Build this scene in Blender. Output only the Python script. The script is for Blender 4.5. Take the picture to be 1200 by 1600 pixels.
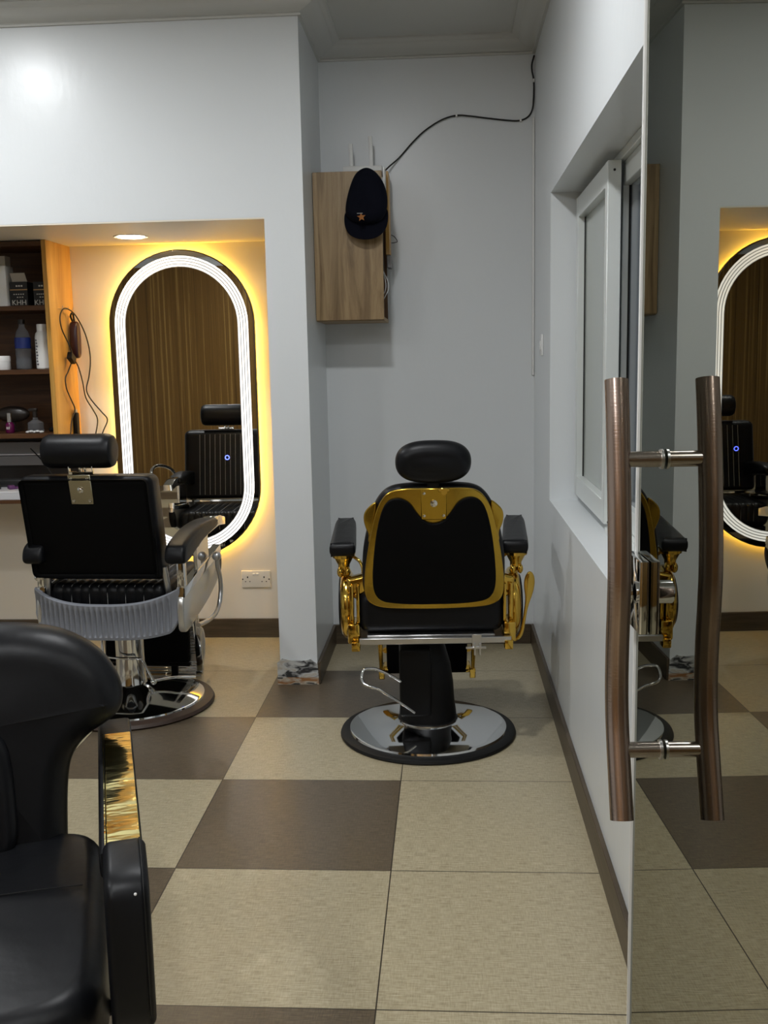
import bpy, bmesh, math, random
from mathutils import Vector, Matrix
random.seed(7)
PI = math.pi
sc = bpy.context.scene
for o in list(bpy.data.objects): bpy.data.objects.remove(o)
C = sc.collection

# ------------------------------------------------------------------ camera
FPX, YAW, PITCH, ROLL, CAMH = 1580.08, 0.064342, 0.149073, -0.02002, 1.38457
def cam_axes():
    cy, sy, cp, sp = math.cos(YAW), math.sin(YAW), math.cos(PITCH), math.sin(PITCH)
    f = Vector((-sy*cp, cy*cp, -sp)); r = Vector((cy, sy, 0)); u = r.cross(f)
    return r*math.cos(ROLL)+u*math.sin(ROLL), -r*math.sin(ROLL)+u*math.cos(ROLL), f
r_, u_, f_ = cam_axes()
cd = bpy.data.cameras.new('camera'); cam = bpy.data.objects.new('camera', cd); C.objects.link(cam)
cam.matrix_world = Matrix(((r_.x, u_.x, -f_.x, 0), (r_.y, u_.y, -f_.y, 0), (r_.z, u_.z, -f_.z, CAMH), (0, 0, 0, 1)))
cd.sensor_fit = 'VERTICAL'; cd.sensor_height = 36; cd.lens = 36*FPX/1600; cd.clip_start = .05
sc.camera = cam

# ------------------------------------------------------------------ world, view, light levels
w = bpy.data.worlds.new('world'); sc.world = w; w.use_nodes = True
w.node_tree.nodes['Background'].inputs[0].default_value = (.02, .025, .035, 1)
w.node_tree.nodes['Background'].inputs[1].default_value = .3
sc.view_settings.view_transform = 'Standard'; sc.view_settings.look = 'None'
sc.view_settings.gamma = 1; sc.view_settings.use_curve_mapping = False
sc.view_settings.exposure = 0.0
COOL = (.96, .98, 1.0); CEIL_EMIT = 330
ALC_COL = (1.0, .80, .52); ALC_EMIT = 70
BACK_COL = (1.0, .56, .07); BACK_EMIT = 44
RING_EMIT = 1.3

# ------------------------------------------------------------------ material helpers
def mat(name, col=(.5, .5, .5), rough=.5, metal=0., spec=.5, coat=0., emit=None, es=0., trans=0., ior=1.45, bump=None, alpha=1.):
    m = bpy.data.materials.new(name); m.use_nodes = True
    n = m.node_tree.nodes; l = m.node_tree.links; b = n['Principled BSDF']
    b.inputs['Base Color'].default_value = (*col, 1); b.inputs['Roughness'].default_value = rough
    b.inputs['Metallic'].default_value = metal; b.inputs['Specular IOR Level'].default_value = spec
    b.inputs['Coat Weight'].default_value = coat; b.inputs['Transmission Weight'].default_value = trans; b.inputs['IOR'].default_value = ior
    b.inputs['Alpha'].default_value = alpha
    if emit: b.inputs['Emission Color'].default_value = (*emit, 1); b.inputs['Emission Strength'].default_value = es
    if bump:
        tc = n.new('ShaderNodeTexCoord'); mp = n.new('ShaderNodeMapping'); tx = n.new('ShaderNodeTexNoise'); bp = n.new('ShaderNodeBump')
        mp.inputs['Scale'].default_value = bump[0] if isinstance(bump[0], tuple) else (bump[0],)*3
        tx.inputs['Scale'].default_value = 1; tx.inputs['Detail'].default_value = 4
        bp.inputs['Strength'].default_value = bump[1]; bp.inputs['Distance'].default_value = bump[2] if len(bump) > 2 else .002
        l.new(tc.outputs['Object'], mp.inputs[0]); l.new(mp.outputs[0], tx.inputs[0]); l.new(tx.outputs[0], bp.inputs['Height']); l.new(bp.outputs[0], b.inputs['Normal'])
    return m
def N(m, t, **k):
    x = m.node_tree.nodes.new('ShaderNode'+t)
    for a, v in k.items(): setattr(x, a, v)
    return x
def L(m, a, b): m.node_tree.links.new(a, b)
def ramp(m, stops, interp='LINEAR'):
    r = N(m, 'ValToRGB'); e = r.color_ramp.elements; r.color_ramp.interpolation = interp
    while len(e) < len(stops): e.new(.5)
    for i, (p, c) in enumerate(stops): e[i].position = p; e[i].color = (*c, 1)
    return r
def wood(name, c0, c1, c2, scale=(30, 30, 2.2), rough=.35, spec=.5, big=.6):
    m = mat(name, c1, rough, spec=spec); b = m.node_tree.nodes['Principled BSDF']
    tc = N(m, 'TexCoord'); mp = N(m, 'Mapping'); mp.inputs['Scale'].default_value = scale
    n1 = N(m, 'TexNoise'); n1.inputs['Scale'].default_value = 1; n1.inputs['Detail'].default_value = 6; n1.inputs['Roughness'].default_value = .65; n1.inputs['Distortion'].default_value = big
    r = ramp(m, [(.3, c0), (.5, c1), (.72, c2)])
    L(m, tc.outputs['Object'], mp.inputs[0]); L(m, mp.outputs[0], n1.inputs[0]); L(m, n1.outputs[0], r.inputs[0]); L(m, r.outputs[0], b.inputs['Base Color'])
    return m

M = {}
M['wall'] = mat('white_wall_paint', (.70, .725, .735), .31, spec=.42, bump=((26, 26, 14), .3, .003))
M['ceiling'] = mat('ceiling_paint', (.58, .58, .55), .6)
M['alcove'] = mat('cream_wall_paint', (.78, .72, .62), .4, spec=.35, bump=(7, .2, .003))
M['rubber'] = mat('black_rubber', (.006, .006, .006), .5, spec=.3)
M['vinyl'] = mat('black_vinyl', (.0045, .0048, .006), .40, spec=.26, bump=(14, .25, .006))
M['vinyl_back'] = mat('matt_black_vinyl', (.002, .002, .0022), .6, spec=.1)
M['blackplastic'] = mat('black_plastic', (.004, .004, .0045), .42, spec=.22)
M['chrome'] = mat('polished_chrome', (.72, .73, .74), .06, 1)
M['steel'] = mat('satin_steel', (.6, .6, .6), .3, 1)
M['alu_panel'] = mat('grey_silver_panel', (.62, .62, .6), .28, .85)
M['greyplastic'] = mat('grey_ribbed_plastic', (.2, .21, .235), .42, spec=.4)
M['gold'] = mat('polished_gold', (.66, .43, .08), .13, 1, bump=(8, .25, .01))
M['goldflat'] = mat('gold_back_frame', (.5, .32, .045), .24, 1, bump=(6, .3, .01))
M['goldstrap'] = mat('gold_strap', (.74, .64, .27), .10, 1, bump=((4, 9, 4), .35, .02))
M['brassplate'] = mat('nickel_plate', (.5, .47, .36), .22, 1)
M['bolt'] = mat('bolt_steel', (.7, .68, .62), .2, 1)
M['bronze'] = mat('antique_bronze', (.54, .42, .36), .27, 1, bump=((2, 2, 400), .25, .0006))
M['brushed'] = mat('brushed_nickel', (.5, .44, .40), .22, 1)
M['alu'] = mat('white_aluminium', (.7, .73, .71), .3, .15)
M['gasket'] = mat('black_gasket', (.01, .01, .01), .6)
M['pane'] = mat('frosted_film_glass', (.36, .39, .36), .16, spec=.6)
M['pane2'] = mat('dark_glass', (.17, .19, .21), .1, spec=.6)
M['trunk'] = mat('white_plastic', (.78, .78, .76), .4)
M['socket'] = mat('cream_plastic', (.74, .70, .62), .35)
M['hole'] = mat('dark_slot', (.01, .01, .01), .8)
M['cablemat'] = mat('black_cable', (.01, .01, .01), .45)
M['cap'] = mat('navy_black_cotton', (.0035, .004, .009), .9, spec=.15, bump=(300, .4, .001))
M['orange'] = mat('orange_thread', (.34, .12, .02), .7)
M['whitethread'] = mat('white_thread', (.35, .35, .34), .7)
M['white'] = mat('white_gloss_plastic', (.8, .8, .78), .3)
M['cardboard'] = mat('cardboard', (.45, .40, .33), .8)
M['blackbox'] = mat('black_carton', (.012, .012, .012), .4)
M['goldprint'] = mat('gold_print', (.5, .3, .12), .4, .3)
M['whiteprint'] = mat('white_print', (.6, .58, .52), .6)
M['clear'] = mat('clear_plastic', (.75, .8, .85), .08, trans=.9, ior=1.2)
M['bluelabel'] = mat('blue_label', (.02, .04, .22), .4)
M['greyprint'] = mat('grey_print', (.08, .08, .1), .6)
M['polish'] = mat('purple_polish', (.10, .005, .05), .15)
M['marble'] = mat('white_counter_edge', (.6, .6, .62), .3)
M['greyband'] = mat('grey_laminate', (.22, .21, .21), .4)
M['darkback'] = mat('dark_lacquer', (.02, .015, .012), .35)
M['led'] = mat('white_led_strip', (.9, .9, .9), .5, emit=(1, .98, .95), es=RING_EMIT)
M['leddim'] = mat('led_gap', (.3, .3, .3), .5, emit=(1, .97, .9), es=RING_EMIT*.10)
M['warmled'] = mat('warm_led_strip', (.9, .9, .9), .5, emit=BACK_COL, es=BACK_EMIT)
M['ceillamp'] = mat('cool_lamp_diffuser', (.9, .9, .9), .5, emit=COOL, es=CEIL_EMIT)
M['alclamp'] = mat('warm_lamp_diffuser', (.9, .9, .9), .5, emit=ALC_COL, es=ALC_EMIT)
M['blueled'] = mat('blue_touch_light', (.1, .1, .9), .5, emit=(.08, .12, 1), es=5)
M['mirror'] = mat('mirror_silver', (.80, .80, .78), .01, 1)
M['rim'] = mat('dark_mirror_rim', (.09, .08, .055), .3, .8)
M['oak'] = wood('oak_laminate', (.16, .098, .042), (.30, .20, .095), (.41, .29, .15), (16, 16, 1.6), .4, .4, 1.6)
M['oakedge'] = mat('chipboard_edge', (.36, .27, .17), .8, bump=(200, .5))
M['redwood'] = wood('orange_teak_veneer', (.36, .17, .03), (.56, .31, .075), (.68, .41, .12), (40, 9, 1.2), .35, .4, .8)
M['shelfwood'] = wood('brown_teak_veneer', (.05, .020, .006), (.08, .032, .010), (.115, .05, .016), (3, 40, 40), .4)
M['skirt'] = wood('brown_skirting_tile', (.05, .036, .022), (.075, .055, .035), (.105, .08, .05), (4, 4, 60), .4, .4, .2)
M['backpanel'] = mat('thin_brown_board', (.16, .085, .045), .6)
M['panelwall'] = None

# tiled floor: linen-textured tiles, chequered left of the third tile line
def tile_mat():
    m = mat('linen_floor_tiles', rough=.3, spec=.5); b = m.node_tree.nodes['Principled BSDF']
    tc = N(m, 'TexCoord'); sp = N(m, 'SeparateXYZ'); L(m, tc.outputs['Object'], sp.inputs[0])
    def mth(op, a, b_=None, **k):
        x = N(m, 'Math', operation=op)
        for i, v in enumerate((a, b_)):
            if v is None: continue
            if isinstance(v, (int, float)): x.inputs[i].default_value = v
            else: L(m, v, x.inputs[i])
        return x.outputs[0]
    u = mth('DIVIDE', mth('ADD', sp.outputs[0], .7674), .6); v = mth('DIVIDE', mth('SUBTRACT', sp.outputs[1], 3.1903), .6)
    iu = mth('FLOOR', u); iv = mth('FLOOR', v)
    par = mth('ABSOLUTE', mth('MODULO', mth('ADD', iu, iv), 2))            # odd -> dark
    par = mth('GREATER_THAN', par, .5)
    dark = mth('MULTIPLY', mth('MULTIPLY', par, mth('LESS_THAN', u, 1.0)), mth('LESS_THAN', v, 2.0))
    fu = mth('FRACT', u); fv = mth('FRACT', v)
    du = mth('MINIMUM', fu, mth('SUBTRACT', 1.0, fu)); dv = mth('MINIMUM', fv, mth('SUBTRACT', 1.0, fv))
    grout = mth('LESS_THAN', mth('MINIMUM', du, dv), .0028)
    # linen weave: two stretched noises
    def nz(scale, det=3):
        mp = N(m, 'Mapping'); mp.inputs['Scale'].default_value = scale; L(m, tc.outputs['Object'], mp.inputs[0])
        t = N(m, 'TexNoise'); t.inputs['Scale'].default_value = 1; t.inputs['Detail'].default_value = det; L(m, mp.outputs[0], t.inputs[0]); return t.outputs[0]
    wv = mth('ADD', mth('MULTIPLY', nz((28, 330, 1)), .65), mth('MULTIPLY', nz((330, 40, 1)), .35))
    cl = ramp(m, [(.32, (.245, .205, .125)), (.5, (.385, .33, .215)), (.68, (.50, .44, .31))]); L(m, wv, cl.inputs[0])
    ck = ramp(m, [(.32, (.062, .047, .030)), (.5, (.105, .080, .052)), (.68, (.16, .125, .085))]); L(m, wv, ck.inputs[0])
    mx = N(m, 'MixRGB'); L(m, dark, mx.inputs[0]); L(m, cl.outputs[0], mx.inputs[1]); L(m, ck.outputs[0], mx.inputs[2])
    mg = N(m, 'MixRGB'); L(m, grout, mg.inputs[0]); L(m, mx.outputs[0], mg.inputs[1]); mg.inputs[2].default_value = (.035, .028, .02, 1)
    L(m, mg.outputs[0], b.inputs['Base Color'])
    bp = N(m, 'Bump'); bp.inputs['Strength'].default_value = .25; bp.inputs['Distance'].default_value = .0008; L(m, wv, bp.inputs['Height']); L(m, bp.outputs[0], b.inputs['Normal'])
    rr = N(m, 'MapRange'); rr.inputs['To Min'].default_value = .24; rr.inputs['To Max'].default_value = .36; L(m, wv, rr.inputs[0]); L(m, rr.outputs[0], b.inputs['Roughness'])
    return m
M['floor'] = tile_mat()
def stripe_mat():
    m = mat('striped_wood_panelling', rough=.35); b = m.node_tree.nodes['Principled BSDF']
    tc = N(m, 'TexCoord'); mp = N(m, 'Mapping'); mp.inputs['Scale'].default_value = (34, 34, .16)
    n1 = N(m, 'TexNoise'); n1.inputs['Scale'].default_value = 1; n1.inputs['Detail'].default_value = 7; n1.inputs['Roughness'].default_value = .75
    r = ramp(m, [(.34, (.05, .022, .004)), (.46, (.20, .105, .022)), (.54, (.16, .08, .016)), (.60, (.42, .26, .075)), (.66, (.2, .11, .025))])
    L(m, tc.outputs['Object'], mp.inputs[0]); L(m, mp.outputs[0], n1.inputs[0]); L(m, n1.outputs[0], r.inputs[0]); L(m, r.outputs[0], b.inputs['Base Color'])
    return m
M['panelwall'] = stripe_mat()
def plaster_mat():
    m = mat('peeling_plaster', rough=.8); b = m.node_tree.nodes['Principled BSDF']
    tc = N(m, 'TexCoord'); n1 = N(m, 'TexNoise'); n1.inputs['Scale'].default_value = 22; n1.inputs['Detail'].default_value = 5; n1.inputs['Distortion'].default_value = .8
    mp = N(m, 'Mapping'); mp.inputs['Scale'].default_value = (.6, 1, 1.6); L(m, tc.outputs['Object'], mp.inputs[0]); L(m, mp.outputs[0], n1.inputs[0])
    sp = N(m, 'SeparateXYZ'); L(m, tc.outputs['Object'], sp.inputs[0])
    r = ramp(m, [(.36, (.03, .03, .03)), (.43, (.35, .35, .34)), (.5, (.55, .56, .54)), (.60, (.45, .40, .32)), (.66, (.56, .56, .54))]); L(m, n1.outputs[0], r.inputs[0])
    r2 = ramp(m, [(.40, (.30, .14, .05)), (.5, (.5, .45, .36)), (.56, (.04, .04, .04))]); L(m, n1.outputs[0], r2.inputs[0])
    lt = N(m, 'Math', operation='LESS_THAN'); L(m, sp.outputs[2], lt.inputs[0]); lt.inputs[1].default_value = .032
    mx = N(m, 'MixRGB'); L(m, lt.outputs[0], mx.inputs[0]); L(m, r.outputs[0], mx.inputs[1]); L(m, r2.outputs[0], mx.inputs[2]); L(m, mx.outputs[0], b.inputs['Base Color'])
    bp = N(m, 'Bump'); bp.inputs['Strength'].default_value = .8; bp.inputs['Distance'].default_value = .004; L(m, n1.outputs[0], bp.inputs['Height']); L(m, bp.outputs[0], b.inputs['Normal'])
    return m
M['plaster'] = plaster_mat()
def door_glass_mat():
    m = bpy.data.materials.new('tinted_reflective_glass'); m.use_nodes = True; nt = m.node_tree; nt.nodes.clear()
    out = N(m, 'OutputMaterial'); g = N(m, 'BsdfGlossy'); g.inputs['Roughness'].default_value = .004; g.inputs['Color'].default_value = (.43, .435, .395, 1)
    t = N(m, 'BsdfTransparent'); t.inputs['Color'].default_value = (.03, .03, .028, 1)
    mx = N(m, 'MixShader'); mx.inputs[0].default_value = .88
    L(m, t.outputs[0], mx.inputs[1]); L(m, g.outputs[0], mx.inputs[2]); L(m, mx.outputs[0], out.inputs[0]); return m
M['doorglass'] = door_glass_mat()

# ------------------------------------------------------------------ mesh helpers
def nb(): return bmesh.new()
def xf(bm, vs, mt):
    if mt is not None: bmesh.ops.transform(bm, matrix=mt, verts=vs)
def box(bm, x0, x1, y0, y1, z0, z1, bev=0., seg=2, mt=None):
    g = bmesh.ops.create_cube(bm, size=1)['verts']
    for v in g: v.co = Vector((x0 if v.co.x < 0 else x1, y0 if v.co.y < 0 else y1, z0 if v.co.z < 0 else z1))
    if bev:
        es = list({e for v in g for e in v.link_edges})
        r = bmesh.ops.bevel(bm, geom=es+g, offset=bev, segments=seg, affect='EDGES', profile=.5)
        g = list({v for f in r['faces'] for v in f.verts} | {v for v in g if v.is_valid})
    xf(bm, g, mt); return g
def cr(pts, n=6, closed=False):          # Catmull-Rom
    P = [Vector(p) for p in pts]; out = []; k = len(P)
    rng = range(k if closed else k-1)
    for i in rng:
        if closed: a, b, c, d = P[(i-1) % k], P[i], P[(i+1) % k], P[(i+2) % k]
        else: a, b, c, d = P[max(i-1, 0)], P[i], P[i+1], P[min(i+2, k-1)]
        for j in range(n):
            t = j/n
            out.append(.5*((2*b)+(c-a)*t+(2*a-5*b+4*c-d)*t*t+(3*b-a-3*c+d)*t**3))
    if not closed: out.append(P[-1])
    return out
def tube(bm, pts, r, seg=10, smooth=0, closed=False, mt=None, flat=1.0):
    P = cr(pts, smooth, closed) if smooth else [Vector(p) for p in pts]
    rings = []; k = len(P); up = None
    for i, p in enumerate(P):
        a = P[(i-1) % k] if (closed or i) else p; b = P[(i+1) % k] if (closed or i < k-1) else p
        t = (b-a).normalized()
        if up is None: up = Vector((0, 0, 1)) if abs(t.z) < .9 else Vector((1, 0, 0))
        s = t.cross(up).normalized(); up = s.cross(t).normalized()
        rr = r[min(i, len(r)-1)] if isinstance(r, (list, tuple)) else r
        rings.append([bm.verts.new(p+s*math.cos(2*PI*j/seg)*rr*flat+up*math.sin(2*PI*j/seg)*rr) for j in range(seg)])
    for i in range(k if closed else k-1):
        A, B = rings[i], rings[(i+1) % k]
        for j in range(seg): bm.faces.new((A[j], A[(j+1) % seg], B[(j+1) % seg], B[j]))
    if not closed: bm.faces.new(rings[0][::-1]); bm.faces.new(rings[-1])
    vs = [v for q in rings for v in q]; xf(bm, vs, mt); return vs
def lathe(bm, prof, seg=48, mt=None, sx=1, sy=1):      # profile (r,z) around Z
    rings = []
    for r, z in prof: rings.append([bm.verts.new((r*sx*math.cos(2*PI*j/seg), r*sy*math.sin(2*PI*j/seg), z)) for j in range(seg)])
    for A, B in zip(rings, rings[1:]):
        for j in range(seg): bm.faces.new((A[j], A[(j+1) % seg], B[(j+1) % seg], B[j]))
    bm.faces.new(rings[0][::-1]); bm.faces.new(rings[-1])
    vs = [v for q in rings for v in q]; xf(bm, vs, mt); return vs
def normals2(P, dmax):                  # outward normals and the largest inset each point can take (medial axis)
    k = len(P); ns = []; lim = []
    for i in range(k):
        a, b, c = P[i-1], P[i], P[(i+1) % k]
        n = ((b-a).normalized()+(c-b).normalized()); n = Vector((n.y, -n.x)); n = n.normalized() if n.length > 1e-9 else Vector((0, 0))
        d = dmax
        for q in P:
            u = b-q; t = n.dot(u)
            if t > 1e-7:
                e = u.length_squared/(2*t)
                if e < d: d = e
        ns.append(n); lim.append(d)
    for _ in range(2): lim = [min(lim[i], (lim[i-1]+lim[i]+lim[(i+1) % k])/3) for i in range(k)]
    return ns, lim
def area(P): return sum(P[i-1].x*P[i].y-P[i].x*P[i-1].y for i in range(len(P)))/2
# rounded slab from a closed outline in the (u,v) plane, thickness along w centred on 0; plane: 'xz','yz','xy'
def slab(bm, outline, th, r=0., seg=5, smooth=4, plane='xz', at=0., mt=None, bulge=0.):
    P = [Vector((p[0], p[1])) for p in outline]
    if smooth:
        for _ in range(3 if len(P) < 22 else 2):      # corner cutting
            P = [q for i in range(len(P)) for q in (P[i]*.75+P[(i+1) % len(P)]*.25, P[i]*.25+P[(i+1) % len(P)]*.75)]
    if area(P) < 0: P.reverse()
    r = min(r, th/2-1e-5) if r else 0
    lay = []
    if r:
        for k in range(seg+1):
            a = PI/2*k/seg; lay.append((r*(1-math.sin(a)), -th/2+r*(1-math.cos(a))))
        lay = lay+[(i, -w) for i, w in reversed(lay)]
    else: lay = [(0, -th/2), (0, th/2)]
    def co(p, w_):
        if plane == 'xz': return Vector((p.x, w_+at, p.y))
        if plane == 'yz': return Vector((w_+at, p.x, p.y))
        return Vector((p.x, p.y, w_+at))
    rings = []
    ns, lim = normals2(P, r) if r else (P, [0]*len(P))
    for ins, w_ in lay: rings.append([bm.verts.new(co(P[i]-ns[i]*min(ins, lim[i]*.97) if ins > 1e-7 else P[i], w_)) for i in range(len(P))])
    k = len(P)
    for A, B in zip(rings, rings[1:]):
        for j in range(k): bm.faces.new((A[j], A[(j+1) % k], B[(j+1) % k], B[j]))
    extra = []
    for ring, s in ((rings[0], -1), (rings[-1], 1)):
        if bulge:
            c = Vector((sum(v.co.x for v in ring)/k, sum(v.co.y for v in ring)/k, sum(v.co.z for v in ring)/k))
            prev = ring; ax = {'xz': Vector((0, 1, 0)), 'yz': Vector((1, 0, 0)), 'xy': Vector((0, 0, 1))}[plane]*s
            for t in (.9, .8, .68, .55, .4, .25, .12):
                cur = [bm.verts.new(c+(v.co-c)*t+ax*bulge*(1-t*t)**2) for v in ring]; extra += cur
                for j in range(k): bm.faces.new((prev[j], prev[(j+1) % k], cur[(j+1) % k], cur[j]))
                prev = cur
            bm.faces.new(prev)
        else: bm.faces.new(ring)
    vs = [v for q in rings for v in q]+extra; xf(bm, vs, mt); return vs
def ellipsoid(bm, c, rx, ry, rz, seg=24, p=2.0, mt=None):
    g = bmesh.ops.create_uvsphere(bm, u_segments=seg, v_segments=seg//2, radius=1)['verts']
    for v in g:
        if p != 2.0:
            q = v.co; s = (abs(q.x)**p+abs(q.y)**p+abs(q.z)**p)**(1/p); q /= s
        v.co = Vector((c[0]+v.co.x*rx, c[1]+v.co.y*ry, c[2]+v.co.z*rz))
    xf(bm, g, mt); return g
def channels(bm, x0, x1, y0, y1, z0, z1, r, pitch, amp, mt=None, face='z', n=150):
    # rounded cushion running along x whose upper ('z') or front ('y') side is sewn into channels of the given pitch
    rings = []; cy, cz, hy, hz = (y0+y1)/2, (z0+z1)/2, (y1-y0)/2, (z1-z0)/2; xm = (x0+x1)/2
    for i in range(n+1):
        t = i/n; x = x0+(x1-x0)*t; d = min(x-x0, x1-x)
        e = r-math.sqrt(max(0, r*r-(r-d)**2)) if d < r else 0
        gv = amp*(1-abs(math.sin(PI*(x-xm)/pitch))**.5) if d > pitch*1.2 else 0
        loop = []
        for qy, qz in ((1, 1), (-1, 1), (-1, -1), (1, -1)):
            a0 = {(1, 1): 0, (-1, 1): 90, (-1, -1): 180, (1, -1): 270}[(qy, qz)]
            for k in range(7):
                a = math.radians(a0+15*k); ry = max(hy-e-r, 0); rz = max(hz-e-r, 0); rr = min(r, hy-e, hz-e)
                y = qy*ry+math.cos(a)*rr; z = qz*rz+math.sin(a)*rr
                if face == 'z': f = max(0, z/hz); z -= gv*f*f; y -= gv*(1 if y > 0 else -1)*min(1, abs(y)/hy)**8
                else: f = max(0, y/hy); y -= gv*f*f
                loop.append(bm.verts.new((x, cy+y, cz+z)))
        rings.append(loop)
    k = len(rings[0])
    for A, B in zip(rings, rings[1:]):
        for j in range(k): bm.faces.new((A[j], A[(j+1) % k], B[(j+1) % k], B[j]))
    bm.faces.new(rings[0]); bm.faces.new(rings[-1])
    vs = [v for q in rings for v in q]; xf(bm, vs, mt); return vs
def obj(name, bm, m, parent=None, label=None, sharp=38):
    bmesh.ops.recalc_face_normals(bm, faces=bm.faces)
    for f in bm.faces: f.smooth = True
    for e in bm.edges:
        if len(e.link_faces) == 2 and e.calc_face_angle(0) > math.radians(sharp): e.smooth = False
    me = bpy.data.meshes.new(name); bm.to_mesh(me); bm.free(); me.materials.append(m)
    o = bpy.data.objects.new(name, me); C.objects.link(o); o.parent = parent
    if label: o['label'] = label
    return o
def tag(o, label, cat, group=None):
    o['label'] = label; o['category'] = cat
    if group: o['group'] = group
    return o
def thing(name, label, cat, loc=(0, 0, 0), rotz=0., group=None):
    o = bpy.data.objects.new(name, None); C.objects.link(o); o.location = loc; o.rotation_euler = (0, 0, rotz); o.empty_display_size = .1
    return tag(o, label, cat, group)
def struct(name, bm, m, parent=None):
    o = obj(name, bm, m, parent)
    if parent is None: o['kind'] = 'structure'
    return o
def one(f, *a, **k):
    bm = nb(); f(bm, *a, **k); return bm
RX = lambda a: Matrix.Rotation(a, 4, 'X'); RY = lambda a: Matrix.Rotation(a, 4, 'Y'); RZ = lambda a: Matrix.Rotation(a, 4, 'Z')
T = lambda x, y, z: Matrix.Translation((x, y, z))

# ------------------------------------------------------------------ room shell
XR, YF, YB, YA, XC, XL, XLEFT, YREAR, ZC = .41, 4.205, 4.84, 4.965, -.573, -.735, -4.6, -1.6, 2.80
SOF = 1.962
struct('floor', one(box, XLEFT-.1, .75, YREAR-.1, 5.2, -.1, 0), M['floor'])
struct('ceiling', one(box, XLEFT-.1, .75, YREAR-.1, 5.2, ZC, ZC+.1), M['ceiling'])
bm = nb(); box(bm, XLEFT, XC, YF, 5.15, SOF+.006, ZC); box(bm, XL, XC, YF, 5.15, 0, SOF+.006)
struct('wall_front', bm, M['wall'])
struct('wall_alcove', one(box, XLEFT, XL, YA, 5.15, 0, SOF), M['alcove'])
bm = nb(); box(bm, XLEFT, XL, YF+.001, YA, SOF, SOF+.006)
struct('trim_1', bm, M['alcove'])
struct('wall_back', one(box, XC, XR+.2, YB, 5.15, 0, ZC), M['wall'])
WY0, WY1, WZ0, WZ1 = 2.23, 4.10, .81, 2.015
bm = nb(); box(bm, XR, XR+.22, YREAR, WY0, 0, ZC); box(bm, XR, XR+.22, WY1, YB, 0, ZC); box(bm, XR, XR+.22, WY0, WY1, 0, WZ0); box(bm, XR, XR+.22, WY0, WY1, WZ1, ZC)
struct('wall_right', bm, M['wall'])
struct('wall_left', one(box, XLEFT-.1, XLEFT, YREAR, 5.15, 0, ZC), M['wall'])
bm = nb(); box(bm, XLEFT, XR, YREAR-.1, YREAR, 2.46, ZC)
struct('wall_rear', bm, M['wall'])
struct('trim_2', one(box, XLEFT, XR, YREAR-.1, YREAR+.01, 0, 2.46), M['panelwall'])
# skirting
SK = .097
bm = nb(); box(bm, XR-.014, XR, 1.2, YB, 0, SK, .002, 1); struct('baseboard_right', bm, M['skirt'])
bm = nb(); box(bm, XC+.001, XR-.014, YB-.014, YB, 0, SK, .002, 1); struct('baseboard_back', bm, M['skirt'])
bm = nb(); box(bm, XC, XC+.014, YF-.004, YB-.014, 0, SK, .002, 1); struct('baseboard_bay', bm, M['skirt'])
bm = nb(); box(bm, XLEFT, XL, YA-.014, YA, 0, SK, .002, 1); struct('baseboard_alcove', bm, M['skirt'])
# cornice
prof = [(0, 2.733), (.012, 2.733), (.014, 2.740), (.008, 2.744), (.016, 2.750), (.03, 2.754), (.055, 2.761), (.078, 2.773), (.083, 2.781), (.09, 2.783), (.096, 2.790), (.11, 2.793), (.11, 2.80), (0, 2.80)]
def cornice(bm, x0, y0, x1, y1, nx, ny, m0=0, m1=0):   # mitred ends: m0/m1 = +1 outside corner, -1 inside corner
    d = Vector((x1-x0, y1-y0, 0)).normalized(); n = Vector((nx, ny, 0)); rings = []
    for (x, y, s) in ((x0, y0, -m0), (x1, y1, m1)): rings.append([bm.verts.new(Vector((x, y, z))+n*q+d*q*s) for q, z in prof])
    k = len(prof)
    for j in range(k): bm.faces.new((rings[0][j], rings[0][(j+1) % k], rings[1][(j+1) % k], rings[1][j]))
    bm.faces.new(rings[0]); bm.faces.new(rings[1])
bm = nb(); cornice(bm, XLEFT, YF, XC, YF, 0, -1, -1, 1); cornice(bm, XC, YF, XC, YB, 1, 0, 1, -1); cornice(bm, XC, YB, XR, YB, 0, -1, -1, -1)
cornice(bm, XR, YREAR, XR, YB, -1, 0, -1, -1)
struct('trim_3', bm, M['ceiling'])
# peeled plaster foot of the pier
out = [(XL-.012, .0), (XC+.006, .0), (XC+.004, .05), (XC+.001, .09), (XC-.03, .112), (XC-.07, .104), (XC-.12, .108), (XL+.01, .115), (XL-.012, .098)]
struct('trim_4', one(slab, out, .008, 0, 1, 0, 'xz', YF-.004), M['plaster'])

# ------------------------------------------------------------------ window
win = thing('window_1', 'white aluminium sliding window in the right-hand wall', 'window'); del win['category']; del win['label']; win['kind'] = 'structure'
def rect_frame(bm, x0, x1, y0, y1, z0, z1, w_, wt=None):
    wt = wt or w_
    box(bm, x0, x1, y0, y0+w_, z0, z1, .002, 1); box(bm, x0, x1, y1-w_, y1, z0, z1, .002, 1)
    box(bm, x0+.001, x1-.001, y0+w_, y1-w_, z0, z0+wt, .002, 1); box(bm, x0+.001, x1-.001, y0+w_, y1-w_, z1-wt, z1, .002, 1)
obj('window_frame', one(rect_frame, .545, .625, WY0+.001, WY1-.001, WZ0+.001, WZ1-.001, .028), M['alu'], win)
s1 = obj('sash', one(rect_frame, .505, .548, 3.30, WY1-.03, WZ0+.03, WZ1-.03, .05, .075), M['alu'], win)
obj('pane', one(box, .535, .541, 3.35, WY1-.08, WZ0+.10, WZ1-.10), M['pane'], s1)
obj('gasket', one(rect_frame, .530, .536, 3.345, WY1-.072, WZ0+.095, WZ1-.095, .010), M['gasket'], s1)
obj('track', one(box, .51, .548, WY0+.03, 3.3, WZ0+.001, WZ0+.022), M['alu'], win)
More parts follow.
